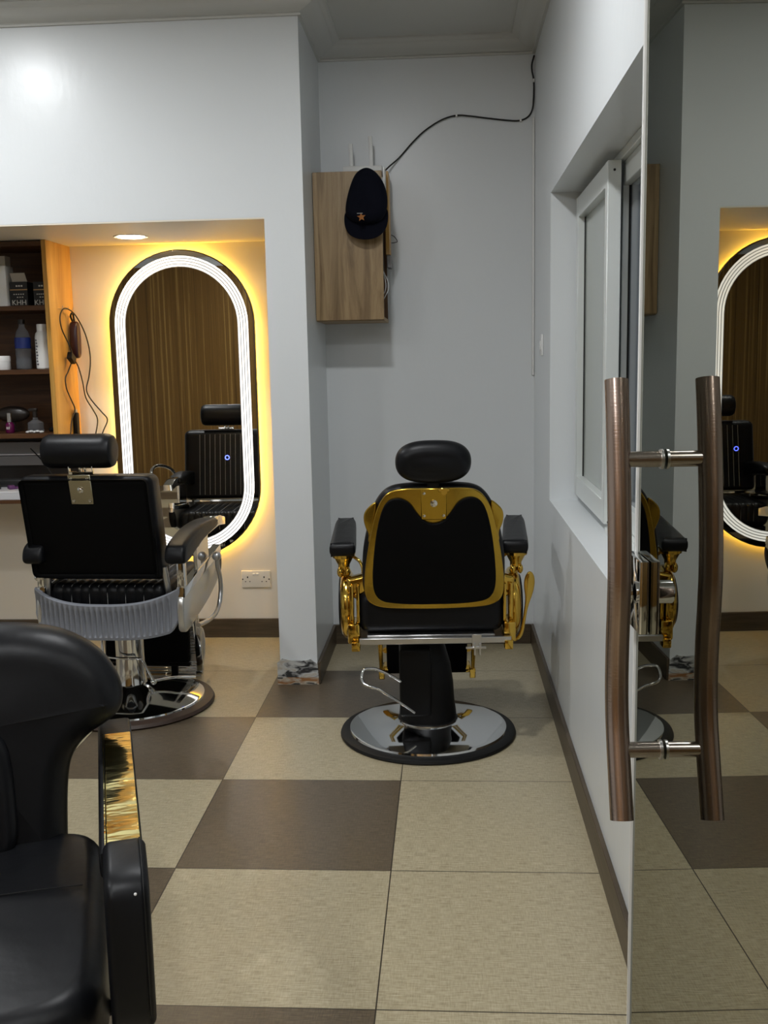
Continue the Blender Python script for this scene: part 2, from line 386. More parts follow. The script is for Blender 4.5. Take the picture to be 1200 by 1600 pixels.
s2 = obj('sash', one(rect_frame, .560, .598, WY0+.03, 3.40, WZ0+.03, WZ1-.03, .05, .07), M['alu'], win)
obj('pane', one(box, .585, .590, WY0+.08, 3.35, WZ0+.09, WZ1-.09), M['pane2'], s2)
obj('gasket', one(rect_frame, .580, .586, WY0+.073, 3.357, WZ0+.085, WZ1-.085, .010), M['gasket'], s2)
bm = nb()
for z in (WZ0+.075, WZ0+.055): lathe(bm, [(.004, -.001), (.004, .001)], 12, T(.526, 3.2995, z) @ RX(PI/2))
lathe(bm, [(.006, -.001), (.006, .001)], 12, T(.522, 3.2995, WZ0+.036) @ RX(PI/2))
lathe(bm, [(.004, -.001), (.004, .001)], 12, T(.526, 3.2995, WZ1-.06) @ RX(PI/2))
obj('screw_hole', bm, M['hole'], s1)

# ------------------------------------------------------------------ lamps
def downlight(x, y, z, r, m, label, group=None):
    t = thing('recessed_downlight', label, 'ceiling light', (x, y, z), 0, group)
    bm = nb(); lathe(bm, [(r*1.0, -.001), (r*1.22, -.004), (r*1.25, -.001), (r*1.25, 0.0), (r*1.0, 0.0)], 40)
    obj('rim', bm, M['white'], t)
    obj('diffuser', one(lathe, [(r*.98, -.0005), (r*.98, -.0025), (r*.9, -.005)], 40), m, t)
downlight(-1.425, 4.645, SOF, .062, M['alclamp'], 'round glowing downlight in the alcove soffit above the mirror')
for x, y, s in [(-1.97, 3.32, 'left of the gold chair bay'), (-.38, 2.50, 'in front of the gold chair bay'), (-2.07, .7, 'near the left wall behind the camera'), (-.42, .3, 'over the glass door'), (-1.3, -1.0, 'by the panelled rear wall')]:
    downlight(x, y, ZC, .085, M['ceillamp'], 'round cool white ceiling downlight '+s, 'cool white ceiling downlights')

# ------------------------------------------------------------------ oval LED mirror
def stadium(w_, h, n=28):
    r = w_/2; P = []
    for i in range(n+1): a = PI*i/n; P.append((r*math.cos(a), h/2-r+r*math.sin(a)))
    for i in range(n+1): a = PI+PI*i/n; P.append((r*math.cos(a), -(h/2-r)+r*math.sin(a)))
    return P
def ring(bm, w_, h, i0, i1, y0, y1, mt=None):
    A = stadium(w_-2*i0, h-2*i0); B = stadium(w_-2*i1, h-2*i1); k = len(A); v = []
    for P, y in ((A, y0), (A, y1), (B, y1), (B, y0)): v.append([bm.verts.new((p[0], y, p[1])) for p in P])
    for a in range(4):
        for j in range(k): bm.faces.new((v[a][j], v[a][(j+1) % k], v[(a+1) % 4][(j+1) % k], v[(a+1) % 4][j]))
MW, MH = .715, 1.50
mir = thing('oval_led_mirror', 'tall pill-shaped mirror with a glowing white LED border in the alcove', 'mirror', (-1.283, 4.925, 1.18))
bm = nb(); slab(bm, stadium(MW, MH), .024, .003, 2, 0, 'xz', .003); obj('frame', bm, M['rim'], mir, 'dark bronze mirror rim')
obj('mirror_glass', one(slab, stadium(MW-.012, MH-.012), .003, 0, 1, 0, 'xz', -.0105), M['mirror'], mir)
bm = nb()
for k in range(4): ring(bm, MW, MH, .030+k*.0135, .030+k*.0135+.0090, -.0135, -.0125)
obj('led_strip', bm, M['led'], mir, 'four glowing white LED lines')
obj('led_diffuser', one(ring, MW, MH, .030, .0825, -.0125, -.0121), M['leddim'], mir)
obj('back_light', one(ring, MW, MH, .022, .034, .016, .026), M['warmled'], mir, 'warm yellow LED strip behind the mirror')
obj('touch_button', one(lambda b: tube(b, [(.1975+.010*math.cos(a*PI/8), -.0125, -.255+.010*math.sin(a*PI/8)) for a in range(16)], .0022, 6, 0, True)), M['blueled'], mir, 'small blue glowing ring')

# ------------------------------------------------------------------ sockets
so = thing('double_wall_socket', 'cream double power socket low on the alcove wall under the mirror', 'socket', (-.975, YA, .302))
obj('faceplate', one(box, -.074, .074, -.010, -.0005, -.044, .044, .004, 3), M['socket'], so)
for cx in (-.042, .042):
    sgn = -1 if cx < 0 else 1
    obj('pin_hole', one(box, cx-.003, cx+.003, -.0106, -.0098, .006, .015), M['hole'], so)
    for q in (-.014, .008): obj('pin_hole', one(box, cx+q, cx+q+.006, -.0106, -.0098, -.014, -.010), M['hole'], so)
    obj('screw_head', one(lathe, [(.0035, -.0004), (.0035, .0004)], 12, T(cx+sgn*.025, -.0102, .0) @ RX(PI/2)), M['hole'], so)
for cx in (-.009, .009): obj('rocker_switch', one(box, cx-.007, cx+.007, -.0145, -.010, .02, .031, .002, 2), M['white'], so)
sw = thing('light_switch', 'slim white switch plate on the right wall beside the window', 'switch', (XR, 4.42, 1.435))
obj('faceplate', one(box, -.009, -.0005, -.04, .04, -.045, .045, .003, 2), M['trunk'], sw)
obj('rocker_switch', one(box, -.013, -.009, -.012, .012, -.02, .02, .002, 2), M['trunk'], sw)
tag(obj('cable_trunking', one(box, XR-.012, XR-.001, YB-.013, YB-.001, 1.30, 2.46, .002, 1), M['trunk']), 'thin white trunking running down the right corner of the bay', 'trunking')

# ------------------------------------------------------------------ bay cabinet, cap, router, cable
cabx0, cabx1, cy0, cy1, cz0, cz1 = XC+.0, -.272, 4.50, YB, 1.557, 2.19
cb = thing('wall_cabinet', 'small oak laminate wall box hung open-sided in the corner of the bay', 'cabinet', (0, 0, 0))
obj('front_panel', one(box, cabx0-.008+.01, cabx1, cy0, cy0+.016, cz0+.004, cz1, .001, 1), M['oak'], cb)
obj('bottom_panel', one(box, cabx0+.002, cabx1, cy0+.0165, cy1-.002, cz0, cz0+.016, .001, 1), M['oakedge'], cb)
obj('left_panel', one(box, cabx0+.002, cabx0+.016, cy0+.0165, cy1-.002, cz0+.0165, cz1-.01), M['oak'], cb)
obj('back_panel', one(box, cabx0+.0165, cabx1-.002, cy1-.010, cy1-.003, cz0+.0165, cz1-.12), M['backpanel'], cb)
obj('side_panel', one(box, cabx1+.004, cabx1+.020, 4.66, 4.80, 1.855, 2.215, .001, 1), M['redwood'], cb, 'narrow reddish upright board')
obj('side_block', one(box, cabx1+.006, cabx1+.024, 4.69, 4.80, 1.80, 1.855, .001, 1), M['greyband'], cb, 'short grey block under the upright board')
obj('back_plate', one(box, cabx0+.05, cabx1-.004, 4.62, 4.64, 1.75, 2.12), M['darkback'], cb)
rt = thing('wifi_router', 'white router with two aerials on top of the oak wall box', 'router', (-.36, 4.68, 2.19))
obj('router_body', one(box, -.09, .085, -.07, .06, 0.0, .03, .006, 2, T(0, 0, .012)@RY(.0)), M['white'], rt)
for ax, h in ((-.060, .135), (.03, .165)):
    bm = nb(); box(bm, -.009, .009, -.004, .004, 0, h, .003, 2, T(ax, .05, .025) @ RY(-.02)); obj('antenna', bm, M['white'], rt)
obj('white_lead', one(box, .092, .100, -.15, -.05, -.085, .02, .002, 1), M['white'], rt)
bm = nb()
tube(bm, [(-.29, 4.60, 1.80), (-.262, 4.60, 1.74), (-.256, 4.6, 1.70), (-.275, 4.6, 1.66), (-.29, 4.6, 1.64)], .002, 6, 5)
tube(bm, [(-.285, 4.58, 1.80), (-.268, 4.58, 1.73), (-.27, 4.58, 1.69), (-.288, 4.58, 1.66)], .002, 6, 5)
tag(obj('loose_wires', bm, M['trunk']), 'thin pale wires looping out of the open side of the oak box', 'wire')
tag(obj('small_wire_end', one(tube, [(-.250, 4.80, 1.955), (-.235, 4.79, 1.945), (-.222, 4.795, 1.925), (-.235, 4.80, 1.92), (-.250, 4.81, 1.92)], .0018, 6, 5), M['cablemat']), 'short black wire end poking past the reddish upright board', 'wire')
cp = [(.406, 2.725), (.396, 2.69), (.396, 2.66), (.404, 2.617), (.404, 2.549), (.398, 2.494), (.378, 2.462), (.338, 2.447), (.277, 2.451), (.191, 2.463), (.118, 2.473), (.055, 2.478), (-.012, 2.461), (-.086, 2.419), (-.145, 2.368), (-.205, 2.305)]
pts = [(x, 4.828-.0 if i > 9 else 4.832, z) for i, (x, z) in enumerate(cp)]+[(-.25, 4.80, 2.262), (-.284, 4.76, 2.225), (-.315, 4.72, 2.205)]
cabl = thing('wall_cable', 'black cable curving from the ceiling corner down to the router', 'cable')
obj('cable', one(tube, pts, .0036, 8, 5), M['cablemat'], cabl)
for x, z, hz in ((.404, 2.617, 0), (.345, 2.448, 1), (.055, 2.478, 1)):
    obj('cable_clip', one(box, x-.004, x+.004, 4.822, 4.8395, z-.007, z+.007, .001, 1), M['white'], cabl)
# cap
cap = thing('baseball_cap', 'black baseball cap with small orange emblem hung on the oak wall box', 'cap', (-.335, 4.49, 1.90))
crown = [(-.01, .292), (-.045, .270), (-.07, .215), (-.088, .15), (-.092, .10), (-.06, .07), (.0, .06), (.06, .07), (.088, .11), (.092, .17), (.078, .225), (.05, .268), (.02, .29)]
bm = nb(); slab(bm, crown, .085, .042, 7, 4, 'xz', -.048, None, .012)
obj('crown', bm, M['cap'], cap)
brim = [(-.096, .12), (-.100, .07), (-.088, .03), (-.055, .003), (-.005, -.008), (.045, .002), (.08, .035), (.092, .08), (.090, .13), (.04, .15), (-.04, .15)]
bm = nb(); vs = slab(bm, brim, .006, .0029, 3, 4, 'xz', -.045)
for v in vs: v.co.y -= .035*max(0, 1-(v.co.x/.1)**2)*max(0, min(1, (.15-v.co.z)/.15)) - .02
obj('brim', bm, M['cap'], cap)
bm = nb()
def star(bm, cx, cz, y, a0, s):
    P = []
    for k in range(10): a = a0+PI*k/5; r = s*(1 if k % 2 == 0 else .42); P.append((cx+r*math.cos(a), cz+r*math.sin(a)))
    slab(bm, P, .003, 0, 1, 0, 'xz', y)
star(bm, -.018, .082, -.1085, .4, .019)
obj('emblem', bm, M['orange'], cap, 'small orange star-like emblem')
obj('emblem_outline', one(box, -.036, -.012, -.1105, -.1085, .096, .0985, 0, 1), M['whitethread'], cap)

# ------------------------------------------------------------------ glass door
EDGE = 1.509; GX = lambda y: .2873-.0363*(y-1.37)
ga = math.atan(.0363)                                     # leaf leans toward +x as it nears the camera
gd = thing('glass_door', 'tinted reflective frameless glass door standing open on the right', 'door', (GX(EDGE), EDGE, 0), ga)
# local: +y runs away from the camera, glass lies in y<0, face looks to -x
obj('glass_leaf', one(box, 0, .010, -.98, 0, .012, 2.2, .0012, 1), M['doorglass'], gd)
obj('edge_seal', one(box, -.0035, .0105, .0003, .006, .012, 2.2, .001, 1), M['trunk'], gd, 'pale strip on the free edge of the glass')
lock = obj('patch_lock', one(box, -.0145, -.0012, -.080, .004, .987, 1.094, .0015, 2), M['chrome'], gd, 'chrome patch lock at the free edge')
obj('back_plate', one(box, .0112, .0245, -.080, .004, .987, 1.094, .0015, 2), M['chrome'], gd)
obj('thumb_turn', one(lathe, [(.012, 0), (.017, .002), (.017, .026), (.015, .028)], 28, T(-.016, -.036, 1.04) @ RY(-PI/2)), M['chrome'], lock)
bar = [(1.384, 1.352), (1.372, 1.30), (1.363, 1.249), (1.352, 1.18), (1.345, 1.103), (1.347, 1.05), (1.352, 1.0), (1.353, .94), (1.347, .892), (1.333, .845), (1.305, .765)]
for s, nm in ((-1, 'brushed bronze pull bar on the room side'), (1, 'brushed bronze pull bar on the far side of the glass')):
    xo = -.0605 if s < 0 else .0705
    bm = nb(); tube(bm, [(xo, y-EDGE, z) for y, z in bar], .0158, 24, 5)
    h = obj('pull_handle', bm, M['bronze'], gd, nm)
    for y, z in ((1.363, 1.247), (1.336, .852)):
        x0 = -.0005 if s < 0 else .0105
        bm = nb(); tube(bm, [(x0+s*.004, y-EDGE, z), (xo-s*.012, y-EDGE, z)], .0108, 20); obj('standoff', bm, M['brushed'], h)
        bm = nb(); tube(bm, [(x0+s*.0015, y-EDGE, z), (x0+s*.005, y-EDGE, z)], .0135, 20); obj('collar', bm, M['steel' if s < 0 else 'gasket'], h)

# ------------------------------------------------------------------ shelf unit in the alcove and its contents
sx0, sx1, sy0, sy1 = -2.9, -1.83, 4.66, YA-.001
su = thing('shelf_unit', 'open teak wall shelf unit at the left of the alcove', 'shelf')
obj('side_panel', one(box, sx1-.022, sx1, sy0, sy1, 1.045, SOF-.001, .001, 1), M['redwood'], su, 'orange teak side panel facing the mirror')
obj('side_panel', one(box, sx0, sx0+.02, sy0, sy1, 1.045, SOF-.001, .001, 1), M['redwood'], su)
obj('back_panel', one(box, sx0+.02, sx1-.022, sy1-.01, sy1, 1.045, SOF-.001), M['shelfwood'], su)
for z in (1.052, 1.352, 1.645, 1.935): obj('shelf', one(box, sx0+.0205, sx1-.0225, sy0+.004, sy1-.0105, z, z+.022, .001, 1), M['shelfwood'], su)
ct = thing('styling_counter', 'teak-edged counter with a pale top under the shelf unit', 'counter')
obj('apron', one(box, sx0, sx1, 4.56, sy1, .755, .772, .001, 1), M['shelfwood'], ct)
obj('countertop', one(box, sx0, sx1-.002, 4.565, sy1, .7725, .812, .002, 1), M['marble'], ct)
obj('back_board', one(box, sx0, sx1-.004, sy1-.05, sy1-.001, .8125, 1.044), M['darkback'], ct)
for z0, z1, m in ((.965, 1.02, 'greyband'), (.955, .963, 'marble'), (.905, .952, 'greyband')): obj('drawer_front', one(box, sx0, sx1-.006, sy1-.10, sy1-.051, z0, z1, .001, 1), M[m], ct)
# contents (right to left on each shelf)
def place(o, x, y, z): o.location = (x, y, z); return o
z1, z2, z3 = 1.667, 1.374, 1.074
def carton(x, y, w_, d, h, label, letters):
    t = thing('black_carton', label, 'box', (x, y, z1))
    obj('carton', one(box, -w_/2, w_/2, -d/2, d/2, 0, h, .001, 1), M['blackbox'], t)
    obj('printed_band', one(box, -w_/2, w_/2, -d/2-.001, -d/2, h*.66, h*.70), M['goldprint'], t)
    fc = bpy.data.curves.new('letters_curve', 'FONT'); fc.body = letters; fc.size = .034; fc.extrude = .0004; fc.align_x = 'CENTER'
    fo = bpy.data.objects.new('letters_curve', fc); C.objects.link(fo); me = bpy.data.meshes.new_from_object(fo.evaluated_get(bpy.context.evaluated_depsgraph_get())); bpy.data.objects.remove(fo)
    fo = bpy.data.objects.new('lettering', me); C.objects.link(fo); fo.parent = t; me.materials.clear(); me.materials.append(M['whiteprint']); fo.location = (0, -d/2-.0012, .008); fo.rotation_euler = (PI/2, 0, 0)
    bm = nb()
    for k in range(5): box(bm, -w_*.3+k*w_*.13, -w_*.3+k*w_*.13+.006, -d/2-.0012, -d/2-.0002, h*.48, h*.52)
    obj('printed_line', bm, M['whiteprint'], t); bm = nb()
    for k in range(3): box(bm, -w_*.12+k*.012, -w_*.12+k*.012+.007, -d/2-.0012, -d/2-.0002, h*.36, h*.40)
    obj('printed_line', bm, M['whiteprint'], t); bm = nb()
    for k in range(3): box(bm, -w_*.14+k*.012, -w_*.14+k*.012+.008, -d/2-.0012, -d/2-.0002, h*.80, h*.86)
    obj('printed_line', bm, M['whiteprint'], t)
    return t
c1 = carton(-2.005, 4.78, .085, .08, .115, 'open black carton with gold band beside the white container', 'KHH')
fl = nb(); box(fl, -.035, .035, -.002, .002, 0, .05, 0, 1, T(.006, -.03, .112) @ RX(.6)); obj('open_flap', fl, M['cardboard'], c1)
carton(-1.905, 4.80, .075, .08, .115, 'black carton with gold band against the side panel of the shelf', 'KHH')
t = thing('white_container', 'tall white container with cardboard inside, top shelf left', 'container', (-2.10, 4.77, z1))
obj('body', one(box, -.045, .045, -.045, .045, 0, .19, .006, 2), M['white'], t); obj('card_insert', one(box, -.01, .04, -.03, .03, .19, .235, .001, 1), M['cardboard'], t)
t = thing('water_bottle', 'clear plastic water bottle with a blue label on the middle shelf', 'bottle', (-2.02, 4.78, z2))
obj('bottle_body', one(lathe, [(.030, 0), (.036, .006), (.036, .05), (.033, .055), (.036, .06), (.036, .15), (.028, .178), (.014, .20), (.013, .215)], 24), M['clear'], t)
obj('label_wrap', one(lathe, [(.0372, .10), (.0372, .15)], 24), M['bluelabel'], t); obj('bottle_cap', one(lathe, [(.016, .215), (.016, .235)], 20), M['darkback'], t)
t = thing('talc_bottle', 'white plastic bottle with vertical lettering next to the side panel', 'bottle', (-1.915, 4.76, z2))
obj('bottle_body', one(lathe, [(.030, 0), (.034, .005), (.034, .15), (.030, .168), (.022, .178)], 28), M['white'], t); obj('bottle_cap', one(lathe, [(.023, .178), (.023, .208), (.021, .211)], 24), M['white'], t)
bm = nb()
for k in range(9): box(bm, -.020, -.012-.003*(k % 3), -.0345, -.0285, .02+k*.014, .027+k*.014)
obj('lettering', bm, M['greyprint'], t)
t = thing('cream_jar', 'short white jar on the middle shelf left of the water bottle', 'jar', (-2.112, 4.75, z2))
obj('jar_body', one(lathe, [(.034, 0), (.036, .004), (.036, .04)], 28), M['white'], t); obj('lid', one(lathe, [(.037, .0405), (.037, .062), (.034, .066)], 28), M['white'], t)
t = thing('nail_polish_bottle', 'small purple polish bottle with silver cap on the lowest shelf', 'bottle', (-2.095, 4.74, z3))
obj('bottle_body', one(lathe, [(.018, 0), (.021, .004), (.021, .04), (.012, .052)], 20), M['polish'], t); obj('bottle_cap', one(lathe, [(.012, .0525), (.012, .095), (.010, .097)], 18), M['steel'], t)
bm = nb(); [box(bm, -.008+.006*k, -.005+.006*k, -.0218, -.0205, .018, .03) for k in range(3)]; obj('lettering', bm, M['whiteprint'], t)
t = thing('spray_bottle', 'clear glass spray bottle on the lowest shelf', 'bottle', (-1.985, 4.78, z3))
obj('bottle_body', one(lathe, [(.034, 0), (.037, .004), (.037, .045), (.012, .06), (.012, .07)], 24), M['clear'], t)
bm = nb(); lathe(bm, [(.011, .07), (.011, .10)], 16); box(bm, -.03, .012, -.008, .008, .10, .115, .003, 2); obj('spray_head', bm, M['darkback'], t)
tag(place(obj('crumpled_tissue', one(lambda b: [ellipsoid(b, (k*.016, random.uniform(-.008, .008), .006+.003*(k % 2)), .012, .014, .006, 10) for k in range(5)]), M['white']), -1.99, 4.70, z3), 'scrap of crumpled white tissue at the front of the lowest shelf', 'tissue')
t = thing('round_brush', 'dark round hairbrush lying behind the purple bottle', 'brush', (-2.12, 4.84, z3))
obj('brush_head', one(ellipsoid, (0, 0, .085), .085, .03, .04, 20), M['darkback'], t); obj('stem', one(lathe, [(.035, 0), (.012, .01), (.010, .05)], 16), M['darkback'], t)
tag(place(obj('black_comb_case', one(box, -.035, .035, -.03, .03, 0, .022, .008, 3), M['blackplastic']), -1.885, 4.80, z3), 'low black case against the side panel on the lowest shelf', 'case')
# clutter on the counter
cols = [(.02, .02, .02), (.012, .012, .014), (.10, .03, .11), (.03, .03, .035), (.16, .15, .15)]
cm = [mat('clutter_%s' % n, c, .35) for n, c in zip(('black', 'ink', 'purple', 'charcoal', 'silver'), cols)]
what = [('hair_clipper', 'clipper'), ('comb', 'comb'), ('hair_clipper', 'clipper'), ('clipper_guard', 'clipper guard'), ('comb', 'comb'), ('clipper_guard', 'clipper guard'), ('hair_clipper', 'clipper'), ('clipper_guard', 'clipper guard')]
lab = ['black hair clipper lying at the left end of the counter', 'dark comb lying across the counter', 'black clipper lying mid-counter', 'purple clipper guard on the counter', 'black comb at the back of the counter', 'charcoal clipper guard on the counter front', 'black clipper nearest the chair on the counter', 'grey clipper guard beside the chair on the counter']
for i, (nm, cat) in enumerate(what):
    x = -2.22+i*.048; y = 4.66+.05*(i % 3); bm = nb(); R = T(0, 0, 0) @ RZ(random.uniform(-1, 1))
    if nm == 'comb':
        box(bm, -.07, .07, -.004, .004, 0, .010, .001, 1, R)
        for k in range(24): box(bm, -.066+k*.0055, -.063+k*.0055, -.028, -.004, .001, .004, 0, 1, R)
    elif nm == 'hair_clipper':
        slab(bm, [(-.08, -.018), (-.02, -.024), (.05, -.022), (.075, -.018), (.075, .018), (.05, .022), (-.02, .024), (-.08, .018)], .038, .012, 3, 3, 'xy', .02, R); box(bm, .07, .092, -.02, .02, .012, .026, .001, 1, R)
    else:
        box(bm, -.02, .02, -.014, .014, 0, .018, .003, 2, R)
        for k in range(7): box(bm, -.018+k*.0055, -.0155+k*.0055, .014, .036, .002, .010, 0, 1, R)
    tag(place(obj(nm, bm, cm[(0, 1, 0, 2, 1, 3, 0, 4)[i]]), x, y, .8125), lab[i], cat)
for i, (P, lb) in enumerate(((([(-2.04, 4.83, .99), (-1.97, 4.78, .94), (-1.90, 4.72, .88), (-1.87, 4.68, .84)]), 'black lead hanging from the counter drawer, left one'), (([(-1.965, 4.85, .99), (-1.93, 4.83, .955), (-1.88, 4.80, .93), (-1.85, 4.77, .90)]), 'black lead hanging from the counter drawer, right one beside the headrest'))):
    tag(obj('lead', one(tube, P, .003, 6, 5), M['cablemat']), lb, 'cable')
# hooks, clipper and leads on the orange side panel
hk = thing('hook_row', 'row of three tiny hooks on the orange side panel', 'hook')
for y in (4.76, 4.83, 4.90): obj('hook', one(tube, [(sx1+.0006, y, 1.655), (sx1+.020, y, 1.655), (sx1+.024, y, 1.668)], .0018, 6, 3), M['steel'], hk)
cl = thing('hanging_clipper', 'maroon-black hair clipper hanging on the orange side panel', 'clipper', (sx1+.03, 4.88, 1.50))
bm = nb(); slab(bm, [(-.028, -.075), (.02, -.08), (.034, -.04), (.036, .04), (.024, .10), (-.018, .10), (-.030, .03)], .042, .014, 4, 4, 'yz', 0)
obj('clipper_body', bm, mat('maroon_plastic', (.03, .008, .01), .3), cl)
obj('clipper_blade', one(box, -.012, .012, -.05, .01, -.115, -.08, .002, 1, RX(-.5)), M['blackplastic'], cl)
obj('hanging_loop', one(tube, [(-.004, -.01, .10), (-.008, -.02, .125), (-.008, .01, .14), (-.004, .012, .10)], .005, 8, 4), M['blackplastic'], cl)
obj('power_lead', one(tube, [(.012, -.05, -.10), (0, -.08, -.02), (-.008, -.145, .06), (-.010, -.15, .12), (-.008, -.10, .156), (0, -.04, .15), (.014, .0, .12), (.03, .05, .05), (.045, .06, -.03), (.05, .05, -.10), (.045, .03, -.17), (.04, .0, -.23), (.05, .03, -.28), (.09, .05, -.34), (.115, .06, -.38), (.10, .04, -.43), (.075, .02, -.50)], .0032, 8, 5), M['cablemat'], cl)
tag(obj('lead', one(tube, [(-1.812, 4.84, 1.40), (-1.815, 4.80, 1.36), (-1.815, 4.76, 1.33), (-1.815, 4.765, 1.28), (-1.815, 4.82, 1.22), (-1.815, 4.855, 1.175), (-1.815, 4.80, 1.12), (-1.815, 4.76, 1.0)], .0032, 8, 5), M['cablemat']), 'dark lead snaking down the orange side panel', 'cable')
tag(obj('lead', one(tube, [(-1.805, 4.86, 1.42), (-1.80, 4.90, 1.38), (-1.79, 4.915, 1.31), (-1.78, 4.92, 1.23), (-1.755, 4.94, 1.17), (-1.735, 4.94, 1.12), (-1.745, 4.93, 1.05), (-1.76, 4.92, .98)], .0032, 8, 5), M['cablemat']), 'thin black lead hanging in front of the cream alcove wall', 'cable')
t = thing('trimmer', 'slim black trimmer hanging low on the orange side panel', 'trimmer', (sx1+.012, 4.87, 1.10))
obj('trimmer_body', one(box, -.010, .012, -.018, .018, -.12, .06, .006, 2), M['blackplastic'], t); obj('trimmer_blade', one(box, -.006, .006, -.010, .010, .06, .075, .001, 1), M['steel'], t)

# ------------------------------------------------------------------ barber chair with the gold frame
def stadium_h(w_, h, cx=0, cz=0, n=14):
    P = stadium(h, w_, n); return [(cx+p[1], cz+p[0]) for p in P]
g = thing('gold_barber_chair', 'black barber chair with a shiny gold back frame seen from behind', 'chair', (-.085, 3.64, 0), math.radians(3))
obj('base_ring', one(lathe, [(.30, .0), (.322, .0), (.328, .006), (.325, .014), (.312, .020), (.290, .022)], 96), M['rubber'], g, 'black rubber ring round the base')
obj('base_disc', one(lathe, [(.296, .018), (.292, .0285), (.280, .032), (.20, .040), (.125, .050), (.112, .054), (.112, .060)], 96), M['chrome'], g, 'polished chrome domed base')
bm = nb(); lathe(bm, [(.112, .052), (.112, .060), (.107, .064), (.105, .09), (.100, .13), (.096, .20), (.086, .27), (.066, .34), (.052, .372)], 48, T(.0, 0, 0)); obj('column_cover', bm, M['blackplastic'], g, 'black tapering column cover')
bm = nb(); box(bm, -.104, .012, -.108, .02, .095, .352, .012, 3); obj('pump_cover', bm, M['blackplastic'], g)
bm = nb(); tube(bm, [(.0, .0, .33), (.0, .0, .402)], .030, 20); obj('piston', bm, M['steel'], g)
pp = [(-.052, -.125, .120), (-.105, -.16, .172), (-.150, -.20, .216), (-.180, -.21, .240), (-.205, -.212, .248), (-.228, -.205, .256), (-.238, -.19, .275), (-.230, -.18, .300), (-.210, -.17, .302), (-.185, -.16, .296), (-.14, -.14, .268), (-.10, -.115, .235)]
obj('pump_handle', one(tube, pp, .0052, 10, 4), M['chrome'], g, 'bent chrome pump handle')
# seat
bm = nb(); box(bm, -.243, .268, -.165, .27, .425, .575, .035, 5)
for v in bm.verts:
    if v.co.y < -.15: v.co.z += .0; 
obj('seat', bm, M['vinyl'], g)
bm = nb(); box(bm, -.242, .290, -.205, -.185, .398, .420, .002, 1); box(bm, -.215, .235, -.18, .25, .405, .425, .002, 1)
sf = obj('seat_frame', bm, M['steel'], g)
bm = nb(); box(bm, .152, .185, -.212, -.206, .388, .432, .001, 1); box(bm, .13, .20, -.222, -.213, .382, .390, .001, 1); box(bm, .158, .164, -.225, -.206, .36, .40); box(bm, .176, .182, -.225, -.206, .36, .40)
obj('latch', bm, M['steel'], sf)
# side discs, arm brackets and armrests
for s, cx in ((-1, -.292), (1, .318)):
    sd = obj('side_disc', one(lathe, [(.02, -.026), (.110, -.024), (.124, -.014), (.128, .0), (.124, .010), (.112, .018), (.10, .020)], 48, T(cx, .0, .500) @ RY(s*PI/2) ), M['gold'], g, 'round gold side disc')
    obj('disc_inlay', one(lathe, [(.10, .0205), (.098, .026), (.03, .03)], 40, T(cx, .0, .500) @ RY(s*PI/2)), M['blackplastic'], sd)
    bm = nb(); xi = cx-s*.052
    box(bm, min(xi, cx-s*.008), max(xi, cx-s*.008), -.175, -.06, .392, .465, .008, 2); box(bm, min(xi-s*.0, xi+s*.03), max(xi-s*.0, xi+s*.03), -.21, -.16, .375, .408, .004, 2)
    box(bm, min(xi, xi+s*.012), max(xi, xi+s*.012), -.16, -.04, .465, .60, .004, 2)
    box(bm, min(xi+s*.022, xi+s*.036), max(xi+s*.022, xi+s*.036), -.15, -.04, .465, .60, .004, 2)
    obj('seat_bracket', bm, M['gold'], g, 'gold seat bracket')
    # cup bracket: half bowl reaching from arm post to the back frame
    bm = nb()
    slab(bm, [(cx-s*.004, .618), (cx-s*.02, .622), (cx-s*.05, .628), (cx-s*.085, .640), (cx-s*.088, .60), (cx-s*.080, .565), (cx-s*.055, .556), (cx-s*.03, .556), (cx-s*.012, .575)], .06, .012, 3, 3, 'xz', -.10)
    ellipsoid(bm, (cx-s*.040, -.135, .560), .011, .011, .011, 12)
    obj('arm_bracket', bm, M['gold'], g, 'gold cup-shaped arm bracket')
    bm = nb(); px = cx+s*.006
    lathe(bm, [(.040, .682), (.042, .690), (.044, .700)], 28, T(px, -.045, 0)); tube(bm, [(px, -.045, .684), (px, -.045, .672), (px, -.045, .655), (px, -.045, .640)], [.036, .030, .021, .021], 20)
    ellipsoid(bm, (px-.012, -.06, .630), .013, .016, .020, 14); ellipsoid(bm, (px+.014, -.06, .632), .011, .016, .018, 14)
    tube(bm, [(px, -.045, .645), (px-s*.005, -.04, .615), (px-s*.015, -.03, .60)], .013, 12)
    tube(bm, [(px-s*.025, -.04, .69), (px-s*.055, -.06, .672), (px-s*.068, -.07, .65), (px-s*.070, -.08, .625)], .006, 10, 4)
    obj('arm_post', bm, M['gold'], g, 'turned gold arm post')
    arm_o = [(-.045, -.085), (.040, -.085), (.047, -.070), (.044, .14), (.042, .33), (.030, .345), (-.028, .345), (-.040, .33), (-.044, .14), (-.050, -.07)]
    bm = nb(); vs = slab(bm, arm_o, .05, .02, 5, 3, 'xy', 0, T(px+s*.0, -.03, .725) @ RZ(-s*.10 if s > 0 else .02) @ RX(math.radians(4)))
    obj('armrest', bm, M['vinyl'], g)
# lever
lv = [(.366, .632), (.353, .618), (.347, .595), (.347, .570), (.352, .535), (.349, .50), (.342, .45), (.334, .41), (.322, .388), (.300, .380), (.300, .371), (.328, .377), (.345, .40), (.354, .46), (.362, .505), (.378, .548), (.385, .58), (.385, .605), (.378, .625)]
obj('recline_lever', one(slab, lv, .012, .004, 3, 3, 'xz', -.10), M['gold'], g, 'long gold paddle lever')
